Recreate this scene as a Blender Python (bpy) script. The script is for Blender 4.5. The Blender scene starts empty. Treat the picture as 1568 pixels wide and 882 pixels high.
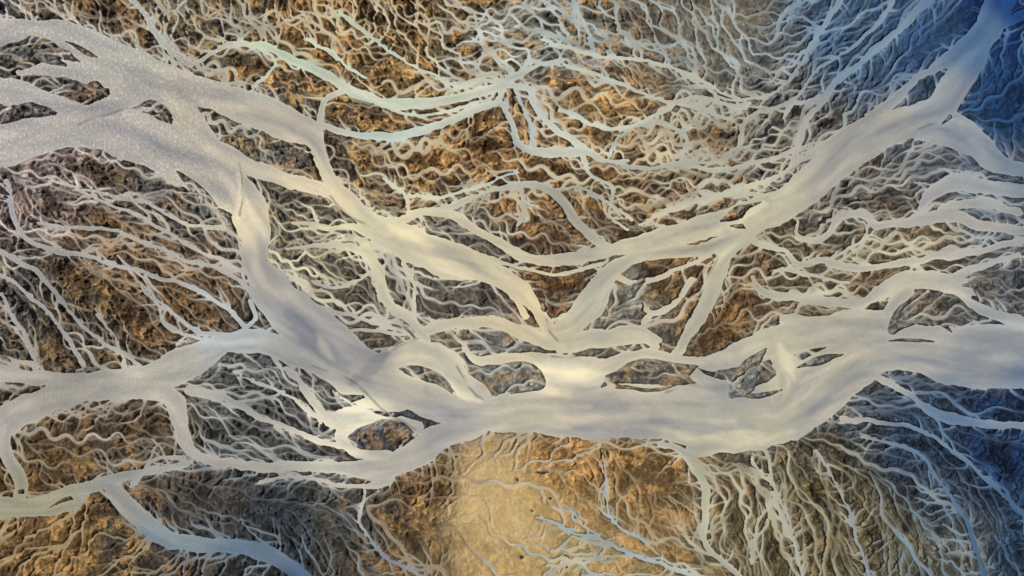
import bpy, math, random
import numpy as np
rng=np.random.default_rng(7)
S=1.2
X0,X1,Y0,Y1=-100.0,1668.0,-90.0,972.0
nx=int((X1-X0)/S)+1; ny=int((Y1-Y0)/S)+1
gx=X0+np.arange(nx)*S; gy=Y0+np.arange(ny)*S
GX,GY=np.meshgrid(gx,gy)
GX=GX.astype(np.float32); GY=GY.astype(np.float32)

def perlin(x,y,sc,seed):
    r=np.random.default_rng(seed); N=256
    a=r.random((N,N))*2*np.pi; ca=np.cos(a).astype(np.float32); sa=np.sin(a).astype(np.float32)
    u=x/sc+100.37; v=y/sc+100.71
    iu=np.floor(u).astype(np.int32); iv=np.floor(v).astype(np.int32)
    fu=(u-iu).astype(np.float32); fv=(v-iv).astype(np.float32)
    i0=iu%N; i1=(iu+1)%N; j0=iv%N; j1=(iv+1)%N
    su=fu*fu*fu*(fu*(fu*6-15)+10); sv=fv*fv*fv*(fv*(fv*6-15)+10)
    n00=ca[j0,i0]*fu+sa[j0,i0]*fv; n10=ca[j0,i1]*(fu-1)+sa[j0,i1]*fv
    n01=ca[j1,i0]*fu+sa[j1,i0]*(fv-1); n11=ca[j1,i1]*(fu-1)+sa[j1,i1]*(fv-1)
    a_=n00+su*(n10-n00); b_=n01+su*(n11-n01)
    return (a_+sv*(b_-a_))*1.5
def fbm(x,y,sc,seed,o=4,g=0.5):
    t=0;a=1
    for k in range(o):
        t=t+a*perlin(x,y,sc/(2**k),seed+k*17); a*=g
    return t
def sstep(a,b,x):
    t=np.clip((x-a)/(b-a),0,1); return t*t*(3-2*t)

def cat(pts,step=4.0):
    p=np.array(pts,float)
    if len(p)<3:
        n=max(2,int(np.hypot(*(p[1]-p[0])[:2])/step)); t=np.linspace(0,1,n)[:,None]; return p[0]*(1-t)+p[1]*t
    q=np.vstack([2*p[0]-p[1],p,2*p[-1]-p[-2]]); out=[]
    for i in range(1,len(q)-2):
        a,b,c,d=q[i-1],q[i],q[i+1],q[i+2]
        n=max(2,int(np.hypot(*(c-b)[:2])/step)); t=np.linspace(0,1,n,endpoint=False)[:,None]
        out.append(0.5*((2*b)+(-a+c)*t+(2*a-5*b+4*c-d)*t*t+(-a+3*b-3*c+d)*t**3))
    out.append(p[-1:]); return np.vstack(out)

# ---------------- channels: (x, y, width) in metres of the surveyed plain ----------------
CH=[
[(-100,75,50),(0,52,40),(50,42,26),(110,56,44),(170,90,58),(240,117,48),(310,142,48),(380,165,54),(440,190,50),(478,208,38),(492,240,21),(505,275,22),(540,315,28),(580,350,44),(640,378,52),(700,396,44),(760,418,30),(800,445,24),(825,480,21),(845,512,19)],
[(-100,225,70),(0,222,66),(60,206,60),(130,192,66),(200,208,74),(270,238,80),(330,275,74),(375,310,54),(392,355,44),(390,400,38),(410,440,54),(452,485,72),(498,525,80),(550,565,68),(610,595,52),(680,622,52),(750,636,54)],
[(-100,130,40),(0,138,42),(60,148,24),(130,172,32),(190,160,44),(245,150,42),(290,190,42),(345,235,26),(400,262,26),(450,278,22),(500,292,22),(540,318,28)],
[(30,112,10),(80,104,22),(130,112,34),(185,120,44),(220,150,34)],
[(180,100,34),(190,150,44),(190,200,46)],
[(340,270,28),(365,330,22),(385,370,32)],
[(750,636,52),(820,628,74),(900,630,84),(980,630,82),(1060,636,94),(1130,642,94),(1190,632,98),(1240,602,98),(1290,568,84),(1340,540,66),(1400,540,60),(1470,552,82),(1568,552,84),(1668,560,84)],
[(580,575,52),(600,550,34),(640,540,38),(680,553,42),(705,582,36),(735,608,34)],
[(645,512,16),(680,497,19),(730,494,19),(780,500,19),(820,516,24),(870,525,29),(930,516,29),(985,513,23),(1005,530,15)],
[(700,515,9),(720,545,10),(760,553,16),(800,548,19),(850,565,46),(920,560,26),(985,543,20),(1040,553,18),(1090,556,25),(1140,540,42),(1200,520,50),(1260,508,48),(1330,500,54),(1400,515,42),(1470,520,42),(1568,515,40)],
[(830,590,38),(900,590,44),(920,560,25)],
[(1040,550,12),(1070,580,20),(1110,590,20)],
[(1190,540,34),(1210,570,34),(1210,610,50)],
[(1560,-80,60),(1532,0,50),(1503,60,44),(1467,120,46),(1438,168,48),(1380,190,54),(1320,215,62),(1270,253,60),(1232,292,52),(1180,320,52),(1120,338,42),(1060,352,34),(1000,368,27),(940,382,20),(880,398,18),(820,396,16),(770,376,15),(725,348,14),(680,326,13),(632,326,10)],
[(1400,190,46),(1450,195,54),(1495,222,44),(1530,250,28),(1580,258,22),(1668,262,22)],
[(1170,330,32),(1140,362,30),(1112,385,27),(1096,430,24),(1073,480,23),(1046,528,15),(1030,550,10)],
[(1130,362,19),(1085,377,18),(1030,384,18),(970,396,19),(932,420,30),(906,460,40),(878,495,40),(850,515,30)],
[(1085,388,8),(1040,412,8),(985,432,8),(940,425,10)],
[(1060,430,11),(1035,462,9),(1000,480,9),(975,455,9)],
[(1000,480,9),(985,500,9),(1010,520,9)],
[(1222,340,5),(1220,358,6),(1240,370,9),(1268,358,10),(1290,330,12),(1325,330,12),(1345,345,13),(1400,337,16),(1450,330,19),(1510,345,15),(1568,354,15),(1668,360,20)],
[(1155,372,10),(1200,384,8),(1222,405,12),(1260,398,12),(1300,410,13),(1350,408,12),(1410,398,11),(1470,388,12),(1540,375,10),(1600,360,12)],
[(1150,425,8),(1165,445,14),(1210,455,14),(1260,460,15),(1310,466,15),(1345,450,18),(1385,430,28),(1430,430,32),(1470,440,28),(1500,470,19),(1560,492,16),(1668,500,18)],
[(1350,515,42),(1362,480,24),(1385,445,28)],
[(1560,392,8),(1510,405,11),(1460,425,18),(1430,432,18)],
[(1200,490,16),(1240,496,26),(1310,490,28),(1360,500,38)],
[(1410,320,8),(1430,295,24),(1470,280,27),(1520,288,24),(1600,296,22)],
[(1440,322,12),(1500,310,16),(1560,325,12)],
[(-100,545,36),(0,570,26),(60,578,21),(140,580,21),(210,575,26),(270,555,36),(330,530,30),(395,524,36),(450,543,36),(500,572,34),(560,600,42),(610,610,44)],
[(-100,700,60),(0,648,46),(50,622,44),(110,600,42),(180,592,42),(245,600,33),(272,625,29),(280,660,23),(292,690,17),(330,708,14),(400,714,16),(460,714,17),(530,716,23),(590,716,35),(640,692,45),(685,664,40),(740,645,40)],
[(245,580,34),(300,560,32),(335,535,29)],
[(440,565,10),(470,600,12),(500,640,15),(540,640,38),(585,640,14),(640,655,22)],
[(540,640,36),(520,672,16),(545,692,15),(590,698,17)],
[(290,598,18),(345,612,12),(400,640,8),(470,668,8),(540,690,10)],
[(340,560,6),(390,585,5),(440,605,5),(490,645,7)],
[(0,640,30),(8,690,22),(28,730,22),(30,765,18)],
[(-100,765,30),(0,772,24),(50,772,22),(110,752,16),(160,738,19),(220,724,13),(290,708,10)],
[(0,790,12),(60,785,12),(120,770,14),(110,750,14)],
[(165,742,22),(190,770,30),(222,800,30),(262,826,28),(320,834,22),(380,840,22),(430,858,24),(475,900,26),(520,970,30)],
[(200,0,6),(222,18,8),(238,50,9),(262,80,10),(292,100,9)],
[(292,100,6),(335,72,8),(395,68,11),(440,88,13),(500,115,15),(550,143,16),(600,160,17),(660,156,15),(720,146,15),(765,130,15),(810,105,7),(850,95,4)],
[(486,192,10),(540,205,11),(600,210,16),(660,196,15),(715,172,13),(760,155,10),(768,132,12)],
[(560,150,7),(620,175,5),(680,170,5),(730,158,5)],
[(700,135,6),(745,115,8),(768,125,10)],
[(762,150,8),(782,185,10),(800,225,12),(850,234,13),(895,232,13),(925,245,7),(960,245,4)],
[(775,128,9),(808,135,9),(825,170,9),(860,205,9),(895,228,12)],
[(790,140,6),(812,190,6),(815,225,8)],
[(890,235,10),(900,265,6),(940,290,5),(930,330,4),(960,350,4)],
[(526,136,11),(500,152,10),(488,190,10)],
[(625,326,8),(690,318,12),(740,296,6),(790,285,9),(835,288,15),(868,315,17),(890,350,16),(930,378,15)],
[(560,380,18),(578,420,16),(592,462,16),(630,492,14),(655,520,16)],
[(440,380,4),(500,375,8),(545,380,12),(570,392,14)],
[(450,340,5),(500,350,8),(540,350,10),(570,360,14)],
[(480,430,5),(520,440,6),(560,420,5),(580,410,8)],
[(470,470,4),(520,480,5),(560,490,6),(600,502,8)],
[(500,510,4),(560,506,6),(620,515,6)],
[(620,400,7),(636,440,6),(628,490,6)],
[(640,400,16),(680,420,12),(740,430,10),(785,450,10),(805,485,8)],
[(600,345,16),(640,330,8),(650,370,6),(720,385,6),(780,405,6),(850,420,6),(920,405,6)],
[(1010,683,8),(1040,690,13),(1064,715,14),(1080,752,14),(1080,792,12),(1076,830,10),(1108,858,9),(1140,890,9),(1180,970,10)],
[(1172,690,8),(1180,720,5),(1185,760,5),(1210,820,4)],
[(1060,690,24),(1110,678,28),(1172,678,24)],
[(1480,-60,20),(1380,40,11),(1270,140,9),(1230,200,9),(1215,250,13)],
[(1568,20,12),(1440,100,11),(1340,170,11),(1290,230,14)],
[(1400,-50,10),(1330,50,6),(1250,110,5),(1200,180,5)],
[(1520,20,12),(1400,130,7),(1310,210,9)],
[(1320,-60,12),(1250,60,6),(1200,130,5),(1130,155,4),(1040,110,4)],
[(1165,300,8),(1120,295,7),(1070,305,7),(1020,325,8),(980,345,6)],
[(1290,210,10),(1240,235,8),(1180,275,7),(1120,292,6)],
[(1260,150,9),(1190,165,7),(1140,185,7),(1130,230,6),(1090,250,5),(1040,250,4)],
[(1140,165,6),(1060,150,6),(1020,170,5),(960,200,5),(930,240,5)],
[(850,95,4),(900,110,5),(950,128,5),(1000,150,5),(1060,165,6),(1120,185,6)],
[(830,60,4),(900,82,4),(980,92,4),(1060,115,4),(1130,152,5)],
[(925,245,5),(985,258,6),(1040,250,6),(1090,262,6),(1140,255,7),(1190,240,7),(1240,222,8)],
[(860,170,6),(910,192,7),(960,195,6),(1010,188,7),(1050,212,7),(1042,248,6)],
[(590,275,4),(620,300,6),(625,322,7)],
[(625,300,5),(690,300,5),(740,282,5),(790,262,4)],
[(795,290,7),(803,318,7),(790,350,5)],
[(835,288,5),(890,290,5),(930,308,5),(965,335,5)],
[(395,70,5),(420,98,5),(392,128,5),(380,150,4)],
[(520,20,3),(560,50,4),(600,80,4),(650,110,4),(700,130,5)],
[(470,60,4),(520,92,4),(560,120,4)],
[(1300,432,5),(1250,425,7),(1200,412,6)],
[(1270,395,5),(1320,368,5),(1330,345,6)],
[(-100,330,8),(0,385,8),(60,420,8),(100,470,6),(150,520,6),(215,560,7)],
[(10,275,8),(20,330,8),(45,370,8),(100,385,7),(160,400,6),(230,420,6),(290,440,6),(350,475,8),(375,500,10)],
[(60,345,5),(150,350,5),(220,370,6),(290,400,5),(345,415,6),(385,450,9)],
[(70,270,4),(140,300,5),(210,330,5),(280,370,5),(340,400,6),(388,425,8)],
[(0,420,5),(50,455,5),(90,500,5),(130,560,6)],
[(180,390,4),(230,440,4),(255,500,5),(330,520,6)],
[(150,480,4),(180,530,4),(190,570,6)],
[(215,440,4),(250,470,5),(290,500,6),(350,512,10),(390,490,8),(385,460,9)],
[(0,455,6),(30,500,7),(50,545,7),(60,575,9)],
[(130,290,4),(220,310,5),(290,345,5),(340,350,8)],
[(1290,640,8),(1400,655,7),(1470,700,6),(1540,760,6),(1600,830,6)],
[(1340,575,9),(1400,610,9),(1450,640,15),(1520,650,12),(1600,655,12)],
[(1320,670,6),(1400,690,5),(1440,740,4),(1480,800,4),(1510,900,6)],
[(1250,690,4),(1290,760,3),(1330,880,4)],
[(1150,700,4),(1200,780,4),(1230,890,4)],
[(1185,765,4),(1160,800,4),(1150,860,4)],
[(560,750,4),(552,800,5),(590,850,4),(640,880,4)],
[(820,790,2),(870,810,3),(920,825,4),(970,850,5),(1030,870,5),(1100,900,6)],
[(920,690,2),(930,760,3),(940,800,3),(990,830,4)],
[(1170,600,24),(1190,650,30)],
[(490,738,5),(545,745,7),(600,738,10)],
[(400,735,5),(470,733,6),(540,745,7),(600,735,12)],
[(200,745,8),(240,700,6),(280,700,8)],
]
IS=[ # bars and islands left dry inside the channels
[(20,172,4),(55,170,18),(85,174,4)],
[(-20,88,14),(25,78,26),(60,85,22),(100,100,5)],
[(100,62,2),(130,78,8),(150,88,2)],
[(118,150,4),(142,132,16),(158,138,8)],
[(205,166,2),(232,160,12),(252,172,14),(262,188,3)],
[(636,578,2),(655,574,18),(680,588,14),(692,602,2)],
[(700,520,10),(714,514,18),(735,524,22),(752,540,4)],
[(742,574,2),(775,568,22),(808,570,28),(828,590,14),(785,600,6)],
[(922,592,3),(952,572,16),(985,564,30),(1040,570,24),(1068,562,4)],
[(945,592,6),(1000,598,6),(1040,586,4)],
[(1172,534,3),(1150,562,26),(1138,585,38),(1118,606,8)],
[(1125,606,5),(1170,604,8),(1198,598,2)],
[(1220,564,2),(1255,551,13),(1292,541,2)],
[(1104,338,4),(1128,326,18),(1142,318,9),(1165,310,2)],
[(1118,345,2),(1136,346,9)],
[(1366,505,16),(1392,480,36),(1420,475,28),(1442,494,12),(1455,508,3)],
[(1360,522,2),(1395,520,5),(1430,524,2)],
[(1475,438,3),(1505,436,14),(1540,442,18),(1560,450,8)],
[(1490,455,6),(1530,465,14),(1580,470,14)],
[(560,660,4),(590,652,22),(615,658,20),(634,666,4)],
[(315,575,10),(350,560,26),(400,572,24),(450,590,16)],
[(480,575,4),(500,595,18),(520,610,16),(556,606,6)],
[(885,435,8),(862,455,22),(835,470,14)],
[(962,440,4),(985,430,8)],
[(940,440,4),(965,450,26),(970,475,26),(942,490,12),(918,488,4)],
[(650,345,14),(690,352,24),(735,375,10)],
[(322,180,3),(345,195,26),(380,215,36),(420,240,28),(458,264,8)],
[(272,262,3),(298,288,18),(325,320,20),(345,345,8)],
[(1442,190,2),(1455,180,7)],
]
LINES=[ # scoured dark lips where one strand undercuts another
[(478,562,1),(540,583,1),(585,625,1),(635,658,1)],
[(845,547,1),(880,546,1),(930,538,1),(985,530,1)],
[(855,522,1),(842,508,1),(836,488,1)],
[(700,560,1),(722,598,1),(738,610,1)],
[(505,300,1),(535,332,1),(575,352,1)],
[(366,250,1),(372,290,1),(368,330,1)],
[(1100,392,1),(1078,440,1),(1056,490,1)],
[(1395,200,1),(1440,186,1),(1450,180,1)],
[(640,520,1),(610,530,1),(590,545,1)],
[(1100,600,1),(1060,590,1),(1020,600,1)],
[(120,190,1),(180,170,1),(215,165,1)],
]
BARS=[ # exposed pale sand bars (stroke, sRGB, strength)
([(250,135,3),(262,165,20),(272,185,18),(300,200,4)],(190,182,160),.6),
([(366,262,3),(368,290,8),(366,330,14),(358,350,8)],(216,207,176),.8),
([(520,625,16),(548,640,38),(590,636,14)],(228,221,196),.9),
([(480,352,4),(520,345,14),(560,372,20)],(222,213,175),.8),
([(440,268,4),(490,275,12),(530,310,14),(600,352,22),(660,380,18)],(220,210,174),.55),
([(790,558,8),(850,570,28),(905,576,30),(930,568,8)],(228,218,188),.8),
([(690,590,12),(712,606,14),(735,612,4)],(222,214,186),.8),
([(1120,352,3),(1150,325,18),(1172,312,6)],(220,210,176),.8),
([(1194,528,12),(1205,556,22),(1214,580,8)],(214,206,178),.8),
([(1225,585,6),(1270,560,10),(1320,540,4)],(210,202,176),.5),
([(1080,668,10),(1150,680,12),(1215,662,8)],(208,201,170),.6),
([(740,634,4),(820,622,6),(900,624,4)],(218,210,182),.5),
([(785,460,5),(810,490,10),(835,515,8)],(218,204,162),.7),
([(590,545,8),(570,565,28),(540,580,10)],(128,128,130),.7),
([(440,480,14),(480,520,30),(530,560,18)],(132,134,140),.75),
([(1000,640,8),(1060,655,22),(1150,650,14)],(150,152,150),.6),
([(880,655,6),(950,660,14),(1010,655,6)],(144,146,146),.6),
([(760,655,4),(820,655,8),(880,665,4)],(148,149,146),.5),
([(650,600,6),(690,625,14),(740,625,6)],(144,145,146),.5),
([(1240,630,8),(1290,590,14),(1340,560,8)],(143,148,150),.5),
([(1380,545,6),(1450,560,18),(1530,560,18)],(136,142,148),.5),
([(485,510,3),(500,535,12),(512,550,3)],(186,180,164),.7),
([(1440,195,4),(1475,215,40),(1510,245,10)],(116,128,142),.5),
([(1250,250,10),(1300,215,12),(1370,190,8)],(138,142,144),.5),
([(1000,370,4),(1080,350,8),(1150,335,6)],(160,157,144),.5),
([(600,365,6),(660,388,10),(730,405,5)],(172,166,150),.5),
([(625,560,10),(655,552,12),(690,570,10)],(208,201,178),.5),
([(590,530,3),(640,522,5),(690,540,6),(725,590,5)],(214,206,182),.5),
([(820,500,3),(850,522,8),(900,530,6),(980,520,3)],(208,200,168),.5),
([(230,210,6),(300,250,20),(350,290,14)],(148,145,144),.45),
([(330,140,5),(390,165,14),(450,190,8)],(154,149,142),.45),
([(320,545,4),(400,532,10),(460,560,8)],(150,149,146),.5),
([(60,620,6),(130,602,12),(220,600,6)],(146,143,136),.5),
]
PONDS=[(865,862,7,10),(798,853,5,3),(845,760,3,2),(792,738,3,3),(832,722,7,3),(1398,790,4,7),(1375,742,3,6),(905,845,4,2),(742,860,4,2),(690,842,4,2),(848,877,7,4),(1310,715,4,10),(815,780,3,2),(880,795,4,2),(700,700,4,2)]

def raster(strokes,pad=26,wx=None,wy=None):
    wx=WX if wx is None else wx; wy=WY if wy is None else wy
    D=np.full((ny,nx),60.0,np.float32); segs=[]
    for s in strokes:
        c=cat(s)
        for a,b in zip(c[:-1],c[1:]):
            segs.append((a,b))
            ra,rb=max(a[2],.1)/2,max(b[2],.1)/2; R=max(ra,rb)+pad
            i0=max(0,int((min(a[0],b[0])-R-X0)/S)); i1=min(nx,int((max(a[0],b[0])+R-X0)/S)+2)
            j0=max(0,int((min(a[1],b[1])-R-Y0)/S)); j1=min(ny,int((max(a[1],b[1])+R-Y0)/S)+2)
            if i0>=i1 or j0>=j1: continue
            px=wx[j0:j1,i0:i1]; py=wy[j0:j1,i0:i1]
            dx,dy=b[0]-a[0],b[1]-a[1]; L=dx*dx+dy*dy+1e-6
            t=np.clip(((px-a[0])*dx+(py-a[1])*dy)/L,0,1)
            d=np.sqrt((px-a[0]-t*dx)**2+(py-a[1]-t*dy)**2)-(ra+t*(rb-ra))
            D[j0:j1,i0:i1]=np.minimum(D[j0:j1,i0:i1],d)
    return D,segs
w1=fbm(GX,GY,44,3,5,0.5); w2=fbm(GX,GY,44,51,5,0.5)
WX=GX+4.2*w1; WY=GY+4.2*w2
main,segs=raster(CH)
isl,_=raster(IS,26,GX+2*w1,GY+2*w2)

cs=10.0
cx=np.arange(X0,X1+cs,cs); cy=np.arange(Y0,Y1+cs,cs); CX,CY=np.meshgrid(cx,cy)
def up(F):
    u=(GX-X0)/cs; v=(GY-Y0)/cs; i=np.minimum(u.astype(int),len(cx)-2); j=np.minimum(v.astype(int),len(cy)-2)
    fu=u-i; fv=v-j
    if F.ndim==3: fu=fu[...,None]; fv=fv[...,None]
    return ((F[j,i]*(1-fu)+F[j,i+1]*fu)*(1-fv)+(F[j+1,i]*(1-fu)+F[j+1,i+1]*fu)*fv).astype(np.float32)
def s2l(c):
    c=np.asarray(c,float)/255; return np.where(c<=0.04045,c/12.92,((c+0.055)/1.055)**2.4)
def field(pts,col=True,s=25.0,p=2.0):
    num=0;den=0
    for q in pts:
        w=1/(((CX-q[0])**2+(CY-q[1])**2)+s*s)**p
        v=s2l(q[2]) if col else np.array([q[2]],float)
        num=num+w[...,None]*v; den=den+w
    F=num/den[...,None]
    return up(F if col else F[...,0])
c2=np.zeros_like(CX); s2=np.zeros_like(CX); cd=np.full_like(CX,400.0)
for a,b in segs:
    th=math.atan2(b[1]-a[1],b[0]-a[0]); mx,my=(a[0]+b[0])/2,(a[1]+b[1])/2
    dd=(CX-mx)**2+(CY-my)**2
    w=(6+min(a[2],30))/(dd+250)**1.5
    c2+=w*math.cos(2*th); s2+=w*math.sin(2*th)
    cd=np.minimum(cd,np.sqrt(dd+9)-a[2]/2+max(0,10-a[2])*1.5)
DIR=[(60,320,70),(150,330,25),(250,380,30),(100,440,50),(200,470,50),(300,450,45),(30,520,65),(150,540,60),
(60,80,15),(350,30,40),(480,60,30),(560,30,30),(640,50,10),(720,40,-30),(800,30,-35),(900,50,25),(1000,60,35),(1080,70,40),(1150,60,50),(1000,130,30),(1250,40,-55),(1350,60,-50),(1400,120,-40),(1540,150,-30),(1540,90,-40),
(650,240,35),(700,220,40),(900,270,30),(950,160,10),(880,130,15),(1060,210,20),(1080,270,-10),(560,250,45),(600,280,30),
(420,330,15),(480,350,10),(560,480,50),(460,420,60),(520,440,30),(700,450,60),(740,460,30),(680,370,35),
(850,430,-40),(1130,470,-60),(1110,510,-30),(1250,430,10),(1300,380,-50),(1400,270,20),(1350,290,-10),(1500,380,-20),
(450,800,35),(380,780,15),(550,790,70),(620,770,60),(680,730,40),(560,850,60),(760,780,80),(700,860,70),(870,740,60),(950,740,65),(1000,760,70),(1130,760,70),(1140,840,75),(1230,750,60),(1280,820,75),(1350,760,65),(1400,840,70),(1450,720,45),(1500,800,65),(1540,700,20),(1330,650,-20),(1500,640,10),
(100,690,40),(200,640,20),(160,690,15),(380,650,25),(440,650,25),(330,580,25),(400,600,30),(100,830,50),(60,800,20),(1150,570,-50),(980,580,-20),(790,575,40),(960,460,-50),(385,215,45),(300,290,60),(1300,600,-40),(1400,480,-30)]
for x,y,d in DIR:
    w=64/((CX-x)**2+(CY-y)**2+400)**1.5
    t=math.radians(d); c2+=w*math.cos(2*t); s2+=w*math.sin(2*t)
nn=np.hypot(c2,s2)+1e-12
theta=(0.5*np.arctan2(up(s2/nn),up(c2/nn))).astype(np.float32)
def clampi(x,y):
    return np.clip(((y-Y0)/S).astype(np.int32),0,ny-1),np.clip(((x-X0)/S).astype(np.int32),0,nx-1)
def lic(src,ang,L,st=1.0):
    ca,sa=np.cos(ang),np.sin(ang); acc=src.copy()
    for sgn in (1,-1):
        x=GX.copy();y=GY.copy();dx=ca*sgn;dy=sa*sgn
        for k in range(L):
            x=x+dx*S*st;y=y+dy*S*st
            j,i=clampi(x,y); cc=ca[j,i];ss=sa[j,i]
            d=np.where(cc*dx+ss*dy<0,-1,1).astype(np.float32); dx=cc*d;dy=ss*d
            acc+=src[j,i]*(0.5+0.5*math.cos(math.pi*k/L))
    acc-=acc.mean(); return acc/acc.std()
WIG=[(100,350,.7),(250,450,.6),(60,500,.6),(300,40,.9),(600,80,1),(800,50,.8),(950,60,.6),(1080,60,.7),(900,200,1.15),(1080,220,1.1),(1200,220,.7),(1300,60,.45),(1500,100,.4),(650,240,1),(500,400,.8),(700,450,.5),(1000,440,.8),(1300,300,.7),(1400,380,.8),(1500,300,.5),(400,620,.5),(150,670,.8),(400,800,.4),(560,800,.45),(700,760,.5),(960,760,.6),(1130,780,.65),(1250,800,.35),(1400,830,.3),(1400,680,.4),(1500,780,.35),(1350,610,.5),(1250,430,.8)]
wig=field(WIG,False,25)
angL=theta+wig*(1.0*perlin(GX,GY,28,201)+0.45*perlin(GX,GY,12,202))
white=rng.standard_normal((ny,nx)).astype(np.float32)
licF=lic(white,angL,5)
licC=lic(perlin(GX,GY,6.5,77).astype(np.float32),angL,6)
licW=lic(perlin(GX,GY,9.0,78).astype(np.float32),theta,26)
def blur(F,n=2):
    for _ in range(n):
        P=np.pad(F,1,mode='edge'); F=(P[:-2,1:-1]+P[2:,1:-1]+P[1:-1,:-2]+P[1:-1,2:]+2*F)/6
    return F
licB=blur(lic(perlin(GX,GY,24.0,79).astype(np.float32),theta+.3*perlin(GX,GY,60,80),22,2.5),4)

DENS=[(60,320,.35),(150,400,.3),(250,450,.3),(60,500,.35),(300,50,.5),(480,40,.18),(600,60,.25),(620,10,.06),(700,60,.5),(780,50,.85),(880,40,.7),(1000,60,.6),(1080,40,.2),(1150,90,.5),(1280,60,.55),(1400,60,.45),(1540,30,.1),(1540,160,.25),
(650,240,.2),(720,220,.22),(600,280,.45),(900,160,.35),(950,290,.25),(1050,200,.6),(1000,270,.45),(1180,220,.6),(1300,300,.4),(1400,380,.45),(1540,320,.6),(1420,260,.5),
(480,380,.6),(560,470,.6),(700,370,.45),(620,430,.5),(700,460,.55),(850,450,.12),(1020,430,.28),(1100,500,.28),(1250,430,.4),
(400,610,.5),(200,650,.45),(80,690,.3),(100,830,.07),(60,850,.08),(250,770,.35),(400,800,.1),(560,800,.3),(650,740,.25),(740,760,.0),(800,800,.0),(760,850,0.02),(860,720,.14),(950,750,.35),(900,850,.08),(1000,730,.4),(1130,780,.7),(1200,840,.4),(1280,740,.4),(1350,820,.4),(1450,820,.5),(1400,680,.5),(1540,700,.3),(1350,610,.5),(380,220,.35),(300,290,.35)]
dens=field(DENS,False,20)

# ---- dendritic drainage: water parcels run toward the nearest channel and gather into trees ----
cdu=blur(up(cd),6)
dgy,dgx=np.gradient(cdu,S); gm=np.hypot(dgx,dgy)+1e-3
tx=np.cos(theta);ty=np.sin(theta); sg=np.where(tx+0.35*ty<0,-1,1); tx=tx*sg;ty=ty*sg
bx=-dgx/gm*0.8+tx*0.75; by=-dgy/gm*0.8+ty*0.75
bm_=np.hypot(bx,by)+1e-3; bx/=bm_;by/=bm_
def treeflow(sc,seed,steps,amp):
    Pn=perlin(GX,GY,sc,seed)+.45*perlin(GX,GY,sc*.5,seed+1)+.15*perlin(GX,GY,sc*.25,seed+2)
    py,px=np.gradient(Pn,S); g=np.hypot(px,py); k=amp/(g+0.35*g.mean())
    vx=bx-px*k; vy=by-py*k; m=np.hypot(vx,vy)+1e-3; vx/=m;vy/=m
    A=np.zeros(ny*nx); N=420000
    x=rng.uniform(X0,X1,N);y=rng.uniform(Y0,Y1,N)
    for s in range(steps):
        j,i=clampi(x,y); A+=np.bincount(j*nx+i,minlength=ny*nx)
        x=x+vx[j,i]*S;y=y+vy[j,i]*S
        k2=(x>X0+2)&(x<X1-2)&(y>Y0+2)&(y<Y1-2)&(main[j,i]>-4)
        x=x[k2];y=y[k2]
    return A.reshape(ny,nx)/(N/(nx*ny))
A1=treeflow(26,701,130,.95); A2=treeflow(46,721,190,.9)
def tosd(A,T,gain):
    B=blur(A.astype(np.float32),1); return 1.1-gain*np.log(np.maximum(B,.3)/T)
patch=np.exp(.6*fbm(GX,GY,120,641,3))
thr=np.clip(2.4-1.35*dens,.6,3)*patch
tree=np.minimum(tosd(A1,32*thr,1.15),tosd(A2,36*thr,1.5))+(dens<.05)*3
tree=np.clip(tree,-2.6,5)

thin=np.full(ny*nx,30.0,np.float32)
def runagents(x,y,dx,dy,ang,Ls,rad,amp,lam,half,relax=None):
    offs=[(a,b) for a in range(-half,half+1) for b in range(-half,half+1)]
    ca,sa=np.cos(ang).astype(np.float32),np.sin(ang).astype(np.float32)
    j,i=clampi(x,y); amp=amp*wig[j,i]
    ph=rng.uniform(0,6.28,len(x)); wl=lam; T=int(Ls.max()); ox0,oy0=dx.copy(),dy.copy()
    for st in range(T):
        act=(st<Ls)
        x,y,dx,dy,Ls,rad,amp,wl,ph,ox0,oy0=[q[act] for q in (x,y,dx,dy,Ls,rad,amp,wl,ph,ox0,oy0)]
        if len(x)==0: break
        j,i=clampi(x,y)
        r=rad*(1-0.85*(st/Ls))
        fx=(x-X0)/S;fy=(y-Y0)/S; bx_=np.round(fx).astype(int);by_=np.round(fy).astype(int)
        for (ox,oy) in offs:
            ix=bx_+ox;iy=by_+oy; ok=(ix>=0)&(ix<nx)&(iy>=0)&(iy<ny)
            d=np.hypot(ix-fx,iy-fy)*S-r
            np.minimum.at(thin,(iy*nx+ix)[ok],d[ok].astype(np.float32))
        cc=ca[j,i];ss=sa[j,i]; d=np.where(cc*dx+ss*dy<0,-1,1);dx=cc*d;dy=ss*d
        if relax is not None:
            k=np.minimum(st/relax,1.0)*0.75; mx=dx*k+ox0*(1-k); my=dy*k+oy0*(1-k); m_=np.hypot(mx,my)+1e-6; vx,vy=mx/m_,my/m_
        else: vx,vy=dx,dy
        a=amp*np.sin(2*np.pi*st*S/wl+ph); c,s=np.cos(a),np.sin(a)
        x=x+(vx*c-vy*s)*S; y=y+(vx*s+vy*c)*S
def seeds(N,fn):
    x=rng.uniform(X0+5,X1-5,N);y=rng.uniform(Y0+5,Y1-5,N); j,i=clampi(x,y); k=fn(j,i); return x[k],y[k]
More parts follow.
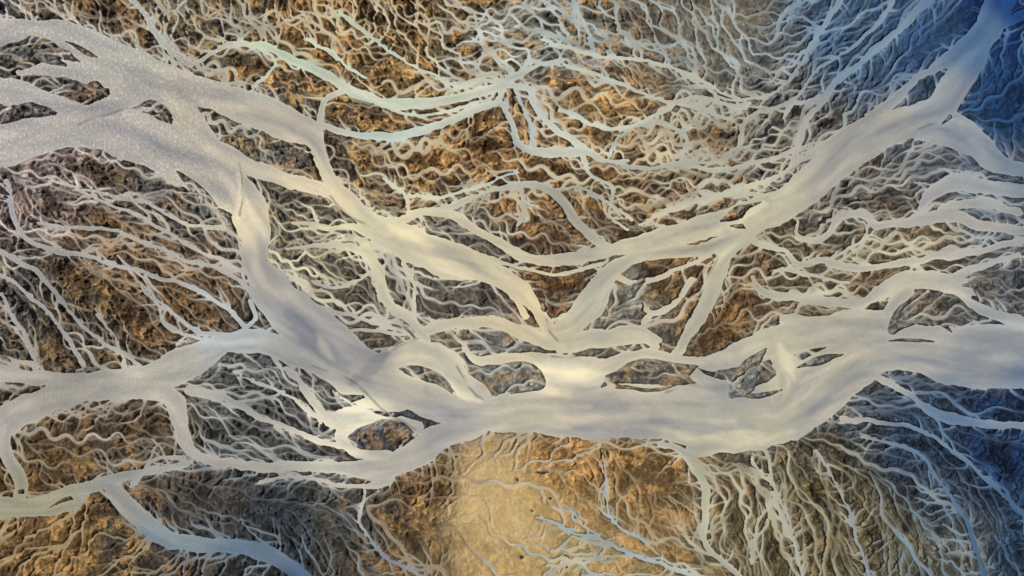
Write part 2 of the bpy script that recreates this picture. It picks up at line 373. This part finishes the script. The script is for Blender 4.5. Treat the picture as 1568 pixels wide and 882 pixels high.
for gi in range(2):
    ang=theta+(.3+.7*wig)*(0.95*perlin(GX,GY,[34,48][gi],301+gi)+0.3*perlin(GX,GY,15,331+gi))+[-.1,.2][gi]
    x,y=seeds(1100,lambda j,i:(rng.random(len(j))<dens[j,i])&(main[j,i]>-2))
    n=len(x); j,i=clampi(x,y); ca,sa=np.cos(ang[j,i]),np.sin(ang[j,i])
    Ls=rng.integers(20,90,n); rad=rng.choice([0.6,0.9,1.4],n,p=[.45,.35,.2]); amp=rng.uniform(.2,.9,n); lam=rng.uniform(18,40,n)
    for sg_ in (1,-1): runagents(x,y,ca*sg_,sa*sg_,ang,Ls,rad,amp,lam,3)
ang=theta+0.7*perlin(GX,GY,60,361)
MED=[(60,300,.3),(200,450,.35),(300,40,.8),(480,40,.4),(620,30,.1),(780,60,.7),(900,180,1.2),(1000,260,1.2),(1080,200,1.4),(1180,220,1.3),(700,250,.8),(1080,40,.15),(1280,60,.5),(1540,50,0),(1500,160,.2),(500,400,1),(700,450,.6),(1300,290,.6),(1400,380,.9),(1540,420,.6),(400,620,.9),(100,690,.5),(400,800,.05),(100,830,0),(780,800,0),(960,760,.3),(1120,780,1),(1250,800,.3),(1400,680,.5),(1500,780,.5),(1020,430,.6),(1250,430,.9),(860,440,.2)]
med_d=field(MED,False,20)
x,y=seeds(1500,lambda j,i:(rng.random(len(j))<med_d[j,i]*.42)&(main[j,i]>-2))
n=len(x); j,i=clampi(x,y); ca,sa=np.cos(ang[j,i]),np.sin(ang[j,i])
Ls=rng.integers(50,170,n); rad=rng.uniform(1.5,3.6,n); amp=rng.uniform(.6,1.25,n); lam=rng.uniform(30,74,n)
for sg_ in (1,-1): runagents(x,y,ca*sg_,sa*sg_,ang,Ls,rad,amp,lam,5)
ggy,ggx=np.gradient(blur(main),S); gm=np.hypot(ggx,ggy)+1e-4
x,y=seeds(24000,lambda j,i:(main[j,i]>-1)&(main[j,i]<2.5)&(rng.random(len(j))<0.2+.8*dens[j,i])&(dens[j,i]>.06))
n=len(x); j,i=clampi(x,y); nxv,nyv=ggx[j,i]/gm[j,i],ggy[j,i]/gm[j,i]
sg=np.where(perlin(x,y,90,371)>0,1,-1); k=rng.uniform(.6,1.8,n)*sg
qx,qy=np.cos(theta[j,i])*k,np.sin(theta[j,i])*k
vx,vy=nxv+qx,nyv+qy; m_=np.hypot(vx,vy)+1e-6; vx/=m_;vy/=m_
runagents(x,y,vx,vy,theta+.6*perlin(GX,GY,26,372),rng.integers(12,52,n),rng.uniform(.7,2.8,n),rng.uniform(.1,.6,n),rng.uniform(14,36,n),3,relax=30.0)
thin=thin.reshape(ny,nx)
thinw=blur(np.minimum(np.minimum(thin,tree),5),1)

mainf=np.maximum(main,-isl)
# only threads with enough depth hold open water; the rest are silted wet ground
f=np.minimum(mainf,thinw+np.where((main<-1)&(isl<0),1.0,.2))

LAND=[(40,90,(100,100,102)),(150,20,(122,101,78)),(350,20,(126,112,88)),(480,40,(142,108,64)),(600,90,(134,108,72)),(620,10,(76,57,40)),(700,40,(144,122,86)),(850,60,(112,107,90)),(1080,40,(124,118,104)),(1180,110,(102,107,106)),(1300,60,(66,92,120)),(1400,30,(52,82,120)),(1540,20,(16,46,98)),(1540,160,(30,62,102)),(1480,200,(46,72,100)),  # ground colours by place, with the regional haze tint painted in
(560,240,(110,94,75)),(650,230,(130,97,61)),(900,160,(144,116,76)),(800,260,(130,98,61)),(950,290,(100,79,57)),(1080,230,(118,101,77)),(1200,210,(98,97,94)),(1300,300,(97,92,84)),(1400,370,(114,103,82)),(1540,320,(88,98,110)),(1440,240,(86,95,105)),
(700,370,(98,95,87)),(620,430,(104,97,85)),(850,440,(98,70,47)),(550,470,(100,91,78)),(480,380,(112,105,92)),(40,290,(158,142,136)),(150,400,(128,106,79)),(270,450,(128,101,72)),(100,500,(106,95,79)),(30,450,(92,88,83)),
(200,650,(98,83,63)),(400,600,(90,91,90)),(80,690,(102,83,59)),(100,830,(140,111,69)),(40,850,(118,91,58)),(200,830,(80,73,64)),(330,770,(82,78,71)),(420,810,(62,70,77)),(560,800,(86,82,73)),(650,740,(124,99,70)),(630,850,(106,90,66)),
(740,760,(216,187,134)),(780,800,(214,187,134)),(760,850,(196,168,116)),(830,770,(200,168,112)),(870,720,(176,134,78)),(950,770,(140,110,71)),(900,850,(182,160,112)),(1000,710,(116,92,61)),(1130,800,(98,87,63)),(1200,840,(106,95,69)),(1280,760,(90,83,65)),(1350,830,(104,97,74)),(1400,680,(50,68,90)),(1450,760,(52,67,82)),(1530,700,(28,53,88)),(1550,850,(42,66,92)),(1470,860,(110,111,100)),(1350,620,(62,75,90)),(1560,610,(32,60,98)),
(1100,500,(110,83,55)),(1020,430,(104,83,59)),(1300,430,(112,96,73)),(970,460,(130,129,120)),(1150,575,(112,120,122)),(1000,580,(102,99,93)),(790,575,(122,124,121)),(390,220,(100,99,96)),(300,290,(108,107,106)),(1400,480,(92,91,88)),(595,660,(86,92,100))]
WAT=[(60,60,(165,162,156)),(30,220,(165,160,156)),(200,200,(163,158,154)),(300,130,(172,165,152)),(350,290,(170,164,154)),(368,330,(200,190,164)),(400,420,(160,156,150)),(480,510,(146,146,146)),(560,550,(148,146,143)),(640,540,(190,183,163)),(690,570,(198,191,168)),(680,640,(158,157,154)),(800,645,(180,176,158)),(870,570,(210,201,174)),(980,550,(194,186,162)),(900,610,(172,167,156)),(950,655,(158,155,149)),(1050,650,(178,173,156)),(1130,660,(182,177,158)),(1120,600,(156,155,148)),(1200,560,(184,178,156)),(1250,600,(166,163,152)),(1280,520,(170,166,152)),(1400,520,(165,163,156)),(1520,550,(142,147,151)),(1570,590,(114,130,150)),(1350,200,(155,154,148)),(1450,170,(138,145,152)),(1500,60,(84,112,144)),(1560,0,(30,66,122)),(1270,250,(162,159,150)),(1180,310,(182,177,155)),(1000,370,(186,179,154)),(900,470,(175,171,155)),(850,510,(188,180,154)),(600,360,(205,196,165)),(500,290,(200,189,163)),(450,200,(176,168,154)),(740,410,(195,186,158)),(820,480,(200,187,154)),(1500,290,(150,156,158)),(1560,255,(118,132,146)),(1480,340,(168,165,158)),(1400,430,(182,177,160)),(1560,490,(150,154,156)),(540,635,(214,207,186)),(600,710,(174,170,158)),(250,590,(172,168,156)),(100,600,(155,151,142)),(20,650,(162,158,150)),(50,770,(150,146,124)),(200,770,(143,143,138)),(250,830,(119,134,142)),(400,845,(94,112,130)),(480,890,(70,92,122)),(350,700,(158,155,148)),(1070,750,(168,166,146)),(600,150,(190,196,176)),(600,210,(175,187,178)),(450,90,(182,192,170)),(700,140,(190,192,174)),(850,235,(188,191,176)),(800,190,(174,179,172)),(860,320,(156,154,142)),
(100,450,(146,145,142)),(200,380,(156,154,148)),(30,340,(160,156,154)),(360,500,(168,174,174)),(240,40,(164,166,156)),(1100,240,(164,164,150)),(1330,100,(118,139,156)),(1450,650,(100,122,146)),(1540,800,(68,95,124)),(1450,720,(92,115,138)),(950,830,(146,160,160)),(590,450,(186,180,158))]
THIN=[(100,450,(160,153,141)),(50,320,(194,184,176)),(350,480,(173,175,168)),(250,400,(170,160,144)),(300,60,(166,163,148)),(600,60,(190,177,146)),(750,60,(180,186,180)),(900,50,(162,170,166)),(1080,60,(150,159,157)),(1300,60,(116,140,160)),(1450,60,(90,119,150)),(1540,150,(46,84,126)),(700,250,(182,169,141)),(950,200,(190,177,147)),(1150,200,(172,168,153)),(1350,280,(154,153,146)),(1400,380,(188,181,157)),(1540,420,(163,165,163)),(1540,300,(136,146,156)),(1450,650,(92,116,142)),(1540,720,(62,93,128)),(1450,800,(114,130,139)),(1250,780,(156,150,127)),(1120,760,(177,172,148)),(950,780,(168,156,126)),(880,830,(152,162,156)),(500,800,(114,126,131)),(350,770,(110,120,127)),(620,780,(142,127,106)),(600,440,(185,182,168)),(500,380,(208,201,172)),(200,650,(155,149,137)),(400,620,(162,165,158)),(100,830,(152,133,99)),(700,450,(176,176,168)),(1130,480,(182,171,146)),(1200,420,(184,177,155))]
land=field(LAND,p=2.3); wat=field(WAT,s=18,p=2.2); thc=field(THIN)  # land, water and thread colours all carry the painted haze tint
OCH=[(480,40,1),(620,30,.8),(600,90,1),(650,230,1),(900,150,1),(800,260,1),(950,290,.6),(1080,220,.5),(150,20,.5),(200,400,.35),(860,440,.5),(1100,500,.4),(1300,60,0),(1540,100,0),(1300,300,.1),(60,690,.35),(100,830,.8),(420,800,0),(760,780,.3),(880,720,1),(960,760,.8),(650,740,.5),(1200,800,.2),(1300,430,.3),(1400,700,0),(400,600,0),(60,300,.1),(600,430,.1),(700,370,.15),(1080,60,.2),(1180,150,.1),(1540,400,.1),(1550,850,0)]
och=field(OCH,False,25)
CON=[(740,760,.10),(790,800,.10),(830,780,.15),(760,850,.25),(900,850,.35),(870,720,.7),(650,740,.9),(100,830,.7),(60,300,1.3),(200,400,1.1),(1540,30,.35),(1540,150,.5),(1080,40,.5),(650,230,1),(1200,220,1),(1300,800,.9),(400,600,.9),(420,820,.8),(600,40,1.1),(900,60,.9),(1450,750,.85),(1450,470,.7),(700,460,.7)]
con=field(CON,False,30)
big=fbm(GX,GY,60,401,5,0.6); med=fbm(GX+5*big,GY,22,411,4,0.6)
wx2=GX+6*fbm(GX,GY,20,461,3)+3*licC; wy2=GY+6*fbm(GX,GY,20,465,3)
ridge=(1-2*np.abs(perlin(wx2,wy2,18,471)))+0.6*(1-2*np.abs(perlin(wx2,wy2,9,472)))+.25*(1-2*np.abs(perlin(wx2,wy2,4.5,473)))
ridge=(ridge-ridge.mean())/ridge.std()
tone=0.06*licF+0.15*licC+0.16*ridge+0.5*med+0.36*big
lc=land*np.exp(con*tone)[...,None]*0.80
oc=(sstep(0.10,0.42,fbm(GX+8*med,GY,40,431,5,0.65)+0.12*ridge)*och)[...,None]
lc=lc*(1-oc*0.75)+(s2l((200,157,96))*np.exp(con*(0.2*ridge+.10*licC+.4*med))[...,None])*oc*0.75
dk=(sstep(0.06,0.46,fbm(GX,GY,38,451,5,0.65)+.08*licC)*np.minimum(con,1)*(1-oc[...,0]*.4))[...,None]
lc=lc*(1-0.74*dk*np.array([.94,1,1.03]))
dry=sstep(-.2,.5,fbm(GX,GY,55,601,4,.6))[...,None]
thc2=thc*(1-.4*dry)+land*1.2*.4*dry
tone_w=sstep(0,6,main)[...,None]
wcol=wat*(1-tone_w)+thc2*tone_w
halo=np.exp(-(np.maximum(thinw,0)/0.95)**1.2)*0.48
halo2=np.exp(-np.maximum(mainf,0)/5.0)*0.18*sstep(-.6,1,licC)
halo=np.maximum(halo*sstep(0,3,mainf+1),halo2)[...,None]
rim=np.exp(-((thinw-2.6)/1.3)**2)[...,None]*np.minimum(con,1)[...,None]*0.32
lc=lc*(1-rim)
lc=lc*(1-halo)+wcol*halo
bank_shadow=np.exp(-((mainf-1.2)/1.6)**2)*sstep(-.8,.3,perlin(GX,GY,50,611))*sstep(.2,1.5,thinw)  # shadow along the main channel banks, painted into the ground colour
lc=lc*(1-0.6*bank_shadow[...,None])
ins=sstep(1,-1,isl); k=(ins*0.30*sstep(-.4,1.0,licC*.7+licW*.4))[...,None]
lc=lc*(1-k)+wcol*k
depth=np.maximum(-mainf,0)
for st,c,a in BARS:
    D,_=raster([st],pad=12)
    k=(sstep(4,-6,D+1.8*licB+.9*licW)*a*sstep(0,2,depth))[...,None]
    wcol=wcol*(1-k)+s2l(c)*k
LD,_=raster(LINES,8,GX+2*w1,GY+2*w2)
k=(np.exp(-(np.maximum(LD,0)/1.3)**2)*.55*sstep(-.5,.3,perlin(GX,GY,30,651)))[...,None]
wcol=wcol*(1-k)+s2l((84,76,66))*k
wm=1.02+0.028*licW+0.028*licF+0.08*licB+0.04*fbm(GX,GY,90,501,3)+0.03*med
wm=wm*(1.0-0.06*np.tanh(depth/14))+np.exp(-((depth-1.5)/2.2)**2)*0.08
sh=sstep(0.0,0.8,fbm(GX,GY,60,521,4,.55)+0.3*licB)*sstep(2,10,depth)
wm=wm*(1+0.10*sh)
lf=sstep(470,250,GX)*sstep(400,300,GY)
gr=perlin(GX+3*med,GY,4.2,541)+.6*perlin(GX,GY,2.6,542)
wm=wm*(1+lf*(0.36*sstep(.25,.8,gr)-0.12*sstep(-.1,-.6,gr)))
wcol=wcol*wm[...,None]
t=np.clip(licB*.5,-1,1)[...,None]*sstep(1,6,depth)[...,None]
wcol=wcol*(1+t*np.array([.035,.0,-.07]))
lc=np.clip(lc,0.003,0.85); wcol=np.clip(wcol,0.005,0.88)

pond=np.full((ny,nx),30.0,np.float32)
for (x,y,a,b) in PONDS:
    d=(np.sqrt(((GX-x+5*med)/a)**2+((GY-y+5*big)/b)**2)-1)*min(a,b); pond=np.minimum(pond,d)
rel=2.6+0.6*licC+0.12*licF+1.3*ridge+4.2*med+2.6*np.maximum(big,0)
rel=0.3+np.maximum(rel,0.0)*np.clip(con,.08,1.2)
fw=np.minimum(f,pond)
h=np.where(fw<0,np.maximum(fw*0.6,-1.6),np.minimum(fw*0.9,0.8)+rel*sstep(0.0,3.8,fw)).astype(np.float32)

ext=[30,80,180,400,900,2000,5000,12000,25000]
def extend(F):
    k=len(ext); return np.pad(F,((k,k),(k,k))+((0,0),)*(F.ndim-2),mode='edge')
ex=np.concatenate([X0-np.array(ext[::-1]),gx,gx[-1]+np.array(ext)]); ey=np.concatenate([Y0-np.array(ext[::-1]),gy,gy[-1]+np.array(ext)])
def mesh(name,xs,ys,Z,col,mask=None):
    X,Y=np.meshgrid(xs,ys); n_y,n_x=X.shape
    co=np.stack([X-784,441-Y,Z],-1).reshape(-1,3).astype(np.float32)
    idx=np.arange(n_y*n_x).reshape(n_y,n_x)
    q=np.stack([idx[:-1,:-1],idx[1:,:-1],idx[1:,1:],idx[:-1,1:]],-1)
    q=q.reshape(-1,4) if mask is None else q[mask]
    used,inv=np.unique(q,return_inverse=True); q=inv.reshape(-1,4).astype(np.int32); co=co[used]
    me=bpy.data.meshes.new(name); nf=len(q)
    me.vertices.add(len(co)); me.vertices.foreach_set('co',co.ravel())
    me.loops.add(nf*4); me.loops.foreach_set('vertex_index',q.ravel())
    me.polygons.add(nf); me.polygons.foreach_set('loop_start',np.arange(0,nf*4,4,dtype=np.int32))
    me.polygons.foreach_set('use_smooth',np.ones(nf,bool))
    me.update(calc_edges=True)
    a=me.color_attributes.new('sediment_haze','FLOAT_COLOR','POINT')  # base colour: silt and water tones plus painted haze tint
    c=np.ones((len(co),4),np.float32); c[:,:3]=col.reshape(-1,3)[used]; a.data.foreach_set('color',c.ravel())
    o=bpy.data.objects.new(name,me); bpy.context.scene.collection.objects.link(o); return o

def mat(name,rough,spec,nscale,namp,bump,bscale,grain=None):
    m=bpy.data.materials.new(name); m.use_nodes=True; nt=m.node_tree; n=nt.nodes; b=n['Principled BSDF']
    at=n.new('ShaderNodeAttribute'); at.attribute_name='sediment_haze'
    geo=n.new('ShaderNodeNewGeometry')
    nz=n.new('ShaderNodeTexNoise'); nz.inputs['Scale'].default_value=nscale; nz.inputs['Detail'].default_value=4; nz.inputs['Roughness'].default_value=.65
    nt.links.new(geo.outputs['Position'],nz.inputs['Vector'])
    mr=n.new('ShaderNodeMapRange'); mr.inputs['From Min'].default_value=.3; mr.inputs['From Max'].default_value=.7; mr.inputs['To Min'].default_value=1-namp; mr.inputs['To Max'].default_value=1+namp
    nt.links.new(nz.outputs['Fac'],mr.inputs['Value'])
    vm=n.new('ShaderNodeVectorMath'); vm.operation='SCALE'
    nt.links.new(at.outputs['Color'],vm.inputs[0]); nt.links.new(mr.outputs['Result'],vm.inputs['Scale'])
    nt.links.new(vm.outputs['Vector'],b.inputs['Base Color'])
    b.inputs['Roughness'].default_value=rough; b.inputs['Specular IOR Level'].default_value=spec
    n2=n.new('ShaderNodeTexNoise'); n2.inputs['Scale'].default_value=bscale; n2.inputs['Detail'].default_value=3
    nt.links.new(geo.outputs['Position'],n2.inputs['Vector'])
    bp=n.new('ShaderNodeBump'); bp.inputs['Strength'].default_value=bump; bp.inputs['Distance'].default_value=1.0
    if grain:
        sx=n.new('ShaderNodeSeparateXYZ'); nt.links.new(geo.outputs['Position'],sx.inputs[0])
        g=n.new('ShaderNodeMapRange'); g.interpolation_type='SMOOTHSTEP'; g.inputs['From Min'].default_value=330; g.inputs['From Max'].default_value=560; g.inputs['To Min'].default_value=.16; g.inputs['To Max'].default_value=1
        ng=n.new('ShaderNodeMath'); ng.operation='MULTIPLY'; ng.inputs[1].default_value=-1
        nt.links.new(sx.outputs['X'],ng.inputs[0]); nt.links.new(ng.outputs[0],g.inputs['Value'])
        mu=n.new('ShaderNodeMath'); mu.operation='MULTIPLY'; mu.inputs[1].default_value=bump
        nt.links.new(g.outputs['Result'],mu.inputs[0]); nt.links.new(mu.outputs[0],bp.inputs['Strength'])
    nt.links.new(n2.outputs['Fac'],bp.inputs['Height']); nt.links.new(bp.outputs['Normal'],b.inputs['Normal'])
    return m
ground=mesh('ground',ex,ey,extend(h),extend(lc))
ground.data.materials.append(mat('silt_plain',.85,.12,.3,.16,.45,.6))
def cellmin(F): return np.minimum(np.minimum(F[:-1,:-1],F[1:,:-1]),np.minimum(F[:-1,1:],F[1:,1:]))
wmask=cellmin(f)<0.6
river=mesh('braided_river',gx,gy,np.zeros_like(h)+0.012*licW+.02*licB,wcol,wmask)
river.data.materials.append(mat('silty_water',.5,.12,.4,.05,.7,.3,True))
pmask=(cellmin(pond)<0.6)&(~wmask)
pc=np.zeros((ny,nx,3))+s2l((58,58,64))
pondo=mesh('pond',gx,gy,np.zeros_like(h)-0.05,pc,pmask)
pondo.data.materials.append(mat('pond_water',.2,.4,.3,.1,.1,.3))

import bmesh
bm=bmesh.new(); bmesh.ops.create_icosphere(bm,subdivisions=3,radius=1)
from mathutils import noise as mn, Vector
for v in bm.verts:
    d=1+0.45*mn.noise(v.co*1.3)+0.2*mn.noise(v.co*3.1)
    v.co=Vector((v.co.x*4.6*d,v.co.y*3.4*d,v.co.z*2.6*d))
me=bpy.data.meshes.new('rock'); bm.to_mesh(me); bm.free()
rock=bpy.data.objects.new('rock',me); bpy.context.scene.collection.objects.link(rock); rock.location=(33-784,441-753,.3)
rm=bpy.data.materials.new('basalt'); rm.use_nodes=True; nt=rm.node_tree; b=nt.nodes['Principled BSDF']
nz=nt.nodes.new('ShaderNodeTexNoise'); nz.inputs['Scale'].default_value=1.2; cr=nt.nodes.new('ShaderNodeValToRGB')
cr.color_ramp.elements[0].color=(.015,.012,.01,1); cr.color_ramp.elements[1].color=(.08,.06,.03,1)
nt.links.new(nz.outputs['Fac'],cr.inputs[0]); nt.links.new(cr.outputs[0],b.inputs['Base Color']); b.inputs['Roughness'].default_value=.9
rock.data.materials.append(rm)

sc=bpy.context.scene
w=bpy.data.worlds.new('World'); sc.world=w; w.use_nodes=True; nt=w.node_tree
sky=nt.nodes.new('ShaderNodeTexSky'); sky.sky_type='NISHITA'; sky.sun_disc=False
sd=Vector((-900,350,1000)).normalized()
el=math.asin(sd.z); az=math.atan2(sd.x,sd.y)
sky.sun_elevation=el; sky.sun_rotation=az
nt.links.new(sky.outputs[0],nt.nodes['Background'].inputs[0]); nt.nodes['Background'].inputs[1].default_value=.05
sl=bpy.data.lights.new('sun','SUN'); sl.energy=4.2; sl.angle=math.radians(.5); sl.color=(1,.955,.885)
so=bpy.data.objects.new('sun',sl); sc.collection.objects.link(so); so.rotation_euler=sd.to_track_quat('Z','Y').to_euler(); so.location=sd*3000
cam=bpy.data.cameras.new('camera'); co=bpy.data.objects.new('camera',cam); sc.collection.objects.link(co)
co.location=(0,0,1500); cam.sensor_width=36; cam.lens=36*1500/1568; cam.clip_start=10; cam.clip_end=80000
sc.camera=co
sc.view_settings.view_transform='Standard'; sc.view_settings.look='None'; sc.view_settings.exposure=0
print('faces',len(ground.data.polygons),len(river.data.polygons))
